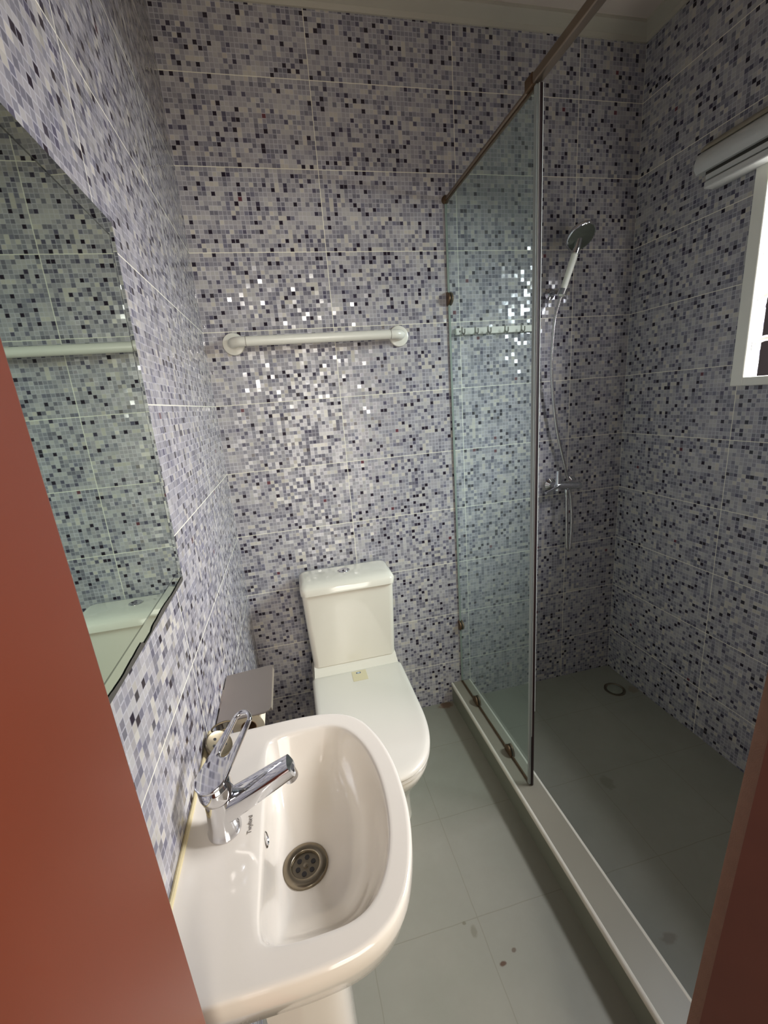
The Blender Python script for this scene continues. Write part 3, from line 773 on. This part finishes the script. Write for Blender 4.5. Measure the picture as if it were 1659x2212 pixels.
# ------------------------------------------------------------------ hook rail behind the glass
hk = thing('hook_rail', (1.105, 0, 1.68), 'white wall rail with five robe hooks, seen through the shower glass', 'hook rail')
link('backing_bar', B(0.934, 1.290, -0.012, 0.0, 1.668, 1.693), 'white', hk, bevel=0.002)
for x in (0.951, 1.272):
    bm = bmesh.new(); lathe(bm, (x, -0.0115, 1.6805), (0, -1, 0), [(0.0042, 0), (0.0042, 0.0012), (0.003, 0.002)], 16); link('screw', bm, 'joint', hk, smooth=True)
h0 = None
for x in (0.960, 1.016, 1.070, 1.144, 1.216):
    if h0 is None:
        bm = bmesh.new(); box(bm, x - 0.0022, x + 0.0022, -0.0145, -0.0115, 1.664, 1.696)
        tube(bm, catmull([(x, -0.013, 1.676), (x, -0.026, 1.668), (x, -0.036, 1.672), (x, -0.037, 1.686)], 5), 0.0028, 10)
        h0 = link('hook', bm, 'joint', hk, smooth=True, angle=40); hx = x
    else:
        c = h0.copy(); COL.objects.link(c); c.location = h0.location + Vector((x - hx, 0, 0))

# ------------------------------------------------------------------ shower mixer
mx = thing('shower_mixer', (1.43, -0.02, 1.03), 'chrome wall shower mixer with two wall unions on the back wall', 'shower mixer')
MXY, MZ = -0.052, 1.018
bm = bmesh.new(); tube(bm, [(1.362, MXY, MZ + 0.003), (1.385, MXY, MZ + 0.002), (1.472, MXY, MZ - 0.006)], [0.017, 0.019, 0.017], 24); link('mixer_body', bm, 'chrome', mx, smooth=True, angle=50)
for x in (1.368, 1.472):
    bm = bmesh.new(); lathe(bm, (x, 0.0, MZ), (0, -1, 0), [(0.028, 0.0), (0.028, 0.004), (0.018, 0.012), (0.013, 0.016), (0.013, 0.050)], 32); link('wall_union', bm, 'chrome', mx, smooth=True, angle=50)
bm = bmesh.new(); tube(bm, [(1.372, MXY - 0.002, MZ - 0.018), (1.372, MXY - 0.003, MZ + 0.03), (1.371, MXY - 0.004, MZ + 0.070)], [0.014, 0.0125, 0.010], 20); link('diverter_stem', bm, 'chrome', mx, smooth=True)
bm = bmesh.new(); tube(bm, catmull([(1.366, MXY - 0.01, MZ + 0.004), (1.335, MXY - 0.03, MZ - 0.002), (1.284, MXY - 0.045, MZ - 0.012)], 5), [0.010, 0.0095, 0.009, 0.0085, 0.008, 0.008, 0.0075, 0.007, 0.0065, 0.006, 0.006], 16, squash=0.7); link('lever', bm, 'chrome', mx, smooth=True)
bm = bmesh.new(); lathe(bm, (1.418, MXY, MZ - 0.018), (0, 0, -1), [(0.0115, 0.0), (0.0115, 0.018), (0.009, 0.022), (0.009, 0.034)], 20); link('hose_outlet', bm, 'chrome', mx, smooth=True, angle=50)
bm = bmesh.new(); lathe(bm, (1.478, MXY, MZ - 0.007), (1, 0, 0), [(0.018, -0.010), (0.0185, 0.0), (0.014, 0.006)], 24); link('end_cap', bm, 'chrome', mx, smooth=True, angle=50)

# hand shower on its wall bracket
hs = thing('hand_shower', (1.36, -0.06, 1.80), 'chrome hand shower resting in its wall bracket above the mixer', 'hand shower')
base = Vector((1.352, -0.072, 1.786)); topv = Vector((1.394, -0.090, 1.926)); dh = (topv - base).normalized()
bm = bmesh.new(); tube(bm, [base - dh * 0.004, base, base + dh * 0.004, topv], [0.009, 0.0112, 0.0115, 0.0128], 24); link('handle', bm, 'chromeglare', hs, smooth=True)
hn = Vector((0.05, -0.64, -0.76)).normalized(); hc = Vector((1.412, -0.094, 1.984))
bm = bmesh.new(); lathe(bm, hc, hn, [(0.0, -0.030), (0.024, -0.026), (0.047, -0.014), (0.056, -0.002), (0.056, 0.006), (0.053, 0.009)], 44, False, True); link('shower_head', bm, 'chrome', hs, smooth=True, angle=50)
bm = bmesh.new(); lathe(bm, hc + hn * 0.0088, hn, [(0.050, 0.0), (0.049, 0.0015), (0.0, 0.003)], 40, True, False); link('spray_plate', bm, 'showerface', hs, smooth=True)
bm = bmesh.new(); tube(bm, [topv - dh * 0.004, topv + dh * 0.02, hc - hn * 0.012], [0.0128, 0.013, 0.016], 20); link('neck', bm, 'chrome', hs, smooth=True)
bk = thing('shower_bracket', (1.34, 0, 1.80), 'small chrome wall bracket holding the hand shower', 'bracket')
bm = bmesh.new(); lathe(bm, (1.345, 0.0, 1.806), (0, -1, 0), [(0.022, 0), (0.022, 0.006), (0.012, 0.010), (0.011, 0.050)], 28); link('wall_disc', bm, 'chrome', bk, smooth=True, angle=50)
d_, s2, u2 = frame_of(dh)
bm = bmesh.new(); cc = base + dh * 0.022
ring_plate(bm, [cc + s2 * 0.0185 * math.cos(a) + u2 * 0.0185 * math.sin(a) for a in [2 * math.pi * k / 32 for k in range(32)]], [cc + s2 * 0.0128 * math.cos(a) + u2 * 0.0128 * math.sin(a) for a in [2 * math.pi * k / 32 for k in range(32)]], dh * -0.022)
link('holder_ring', bm, 'chrome', bk, smooth=True, angle=40)
# hose: down, behind the mixer, round a loop and back up to the outlet
ho = catmull([base - dh * 0.006, (1.344, -0.066, 1.752), (1.334, -0.055, 1.68), (1.338, -0.04, 1.50), (1.372, -0.030, 1.28), (1.424, -0.024, 1.10), (1.452, -0.022, 1.00), (1.462, -0.028, 0.90), (1.456, -0.04, 0.80), (1.442, -0.052, 0.722), (1.428, -0.058, 0.716), (1.422, -0.058, 0.76), (1.420, -0.054, 0.87), (1.418, MXY, MZ - 0.052)], 8)
bm = bmesh.new(); tube(bm, ho, 0.0062, 12)
t_ = NT('ribbed_chrome_hose'); sx_ = t_.node('ShaderNodeSeparateXYZ'); t_.link(t_.obj(), sx_.inputs[0])
wv_ = t_.math('SINE', t_.math('MULTIPLY', sx_.outputs[2], 2200.0)); bn_ = t_.node('ShaderNodeBump'); bn_.inputs['Strength'].default_value = 0.25; bn_.inputs['Distance'].default_value = 0.0004
t_.link(wv_, bn_.inputs['Height']); t_.link(bn_.outputs[0], t_.b.inputs['Normal']); t_.set(Metallic=1.0, Roughness=0.22); t_.b.inputs['Base Color'].default_value = (0.6, 0.58, 0.56, 1)
h_ = link('shower_hose', bm, t_.m, None, smooth=True)
tag(h_, 'long ribbed metal shower hose hanging in a loop below the mixer', 'hose')

# floor drain of the shower
fd = thing('floor_drain', (1.63, -0.172, 0.0), 'round metal floor drain in the far corner of the shower floor', 'drain')
bm = bmesh.new(); lathe(bm, (1.63, -0.172, 0.0), (0, 0, 1), [(0.048, 0.0), (0.047, 0.003), (0.040, 0.004), (0.037, 0.0012), (0.030, 0.001)], 40, False, False); link('drain_rim', bm, 'waste', fd, smooth=True, angle=50)
bm = bmesh.new(); lathe(bm, (1.63, -0.172, 0.0), (0, 0, 1), [(0.037, 0.0002), (0.037, 0.0008)], 40); link('drain_gap', bm, 'hole', fd)
bm = bmesh.new(); lathe(bm, (1.63, -0.172, 0.0006), (0, 0, 1), [(0.034, 0.0), (0.034, 0.0022), (0.031, 0.0034), (0.0, 0.0038)], 40, True, False); link('drain_cap', bm, 'curbside', fd, smooth=True, angle=50)
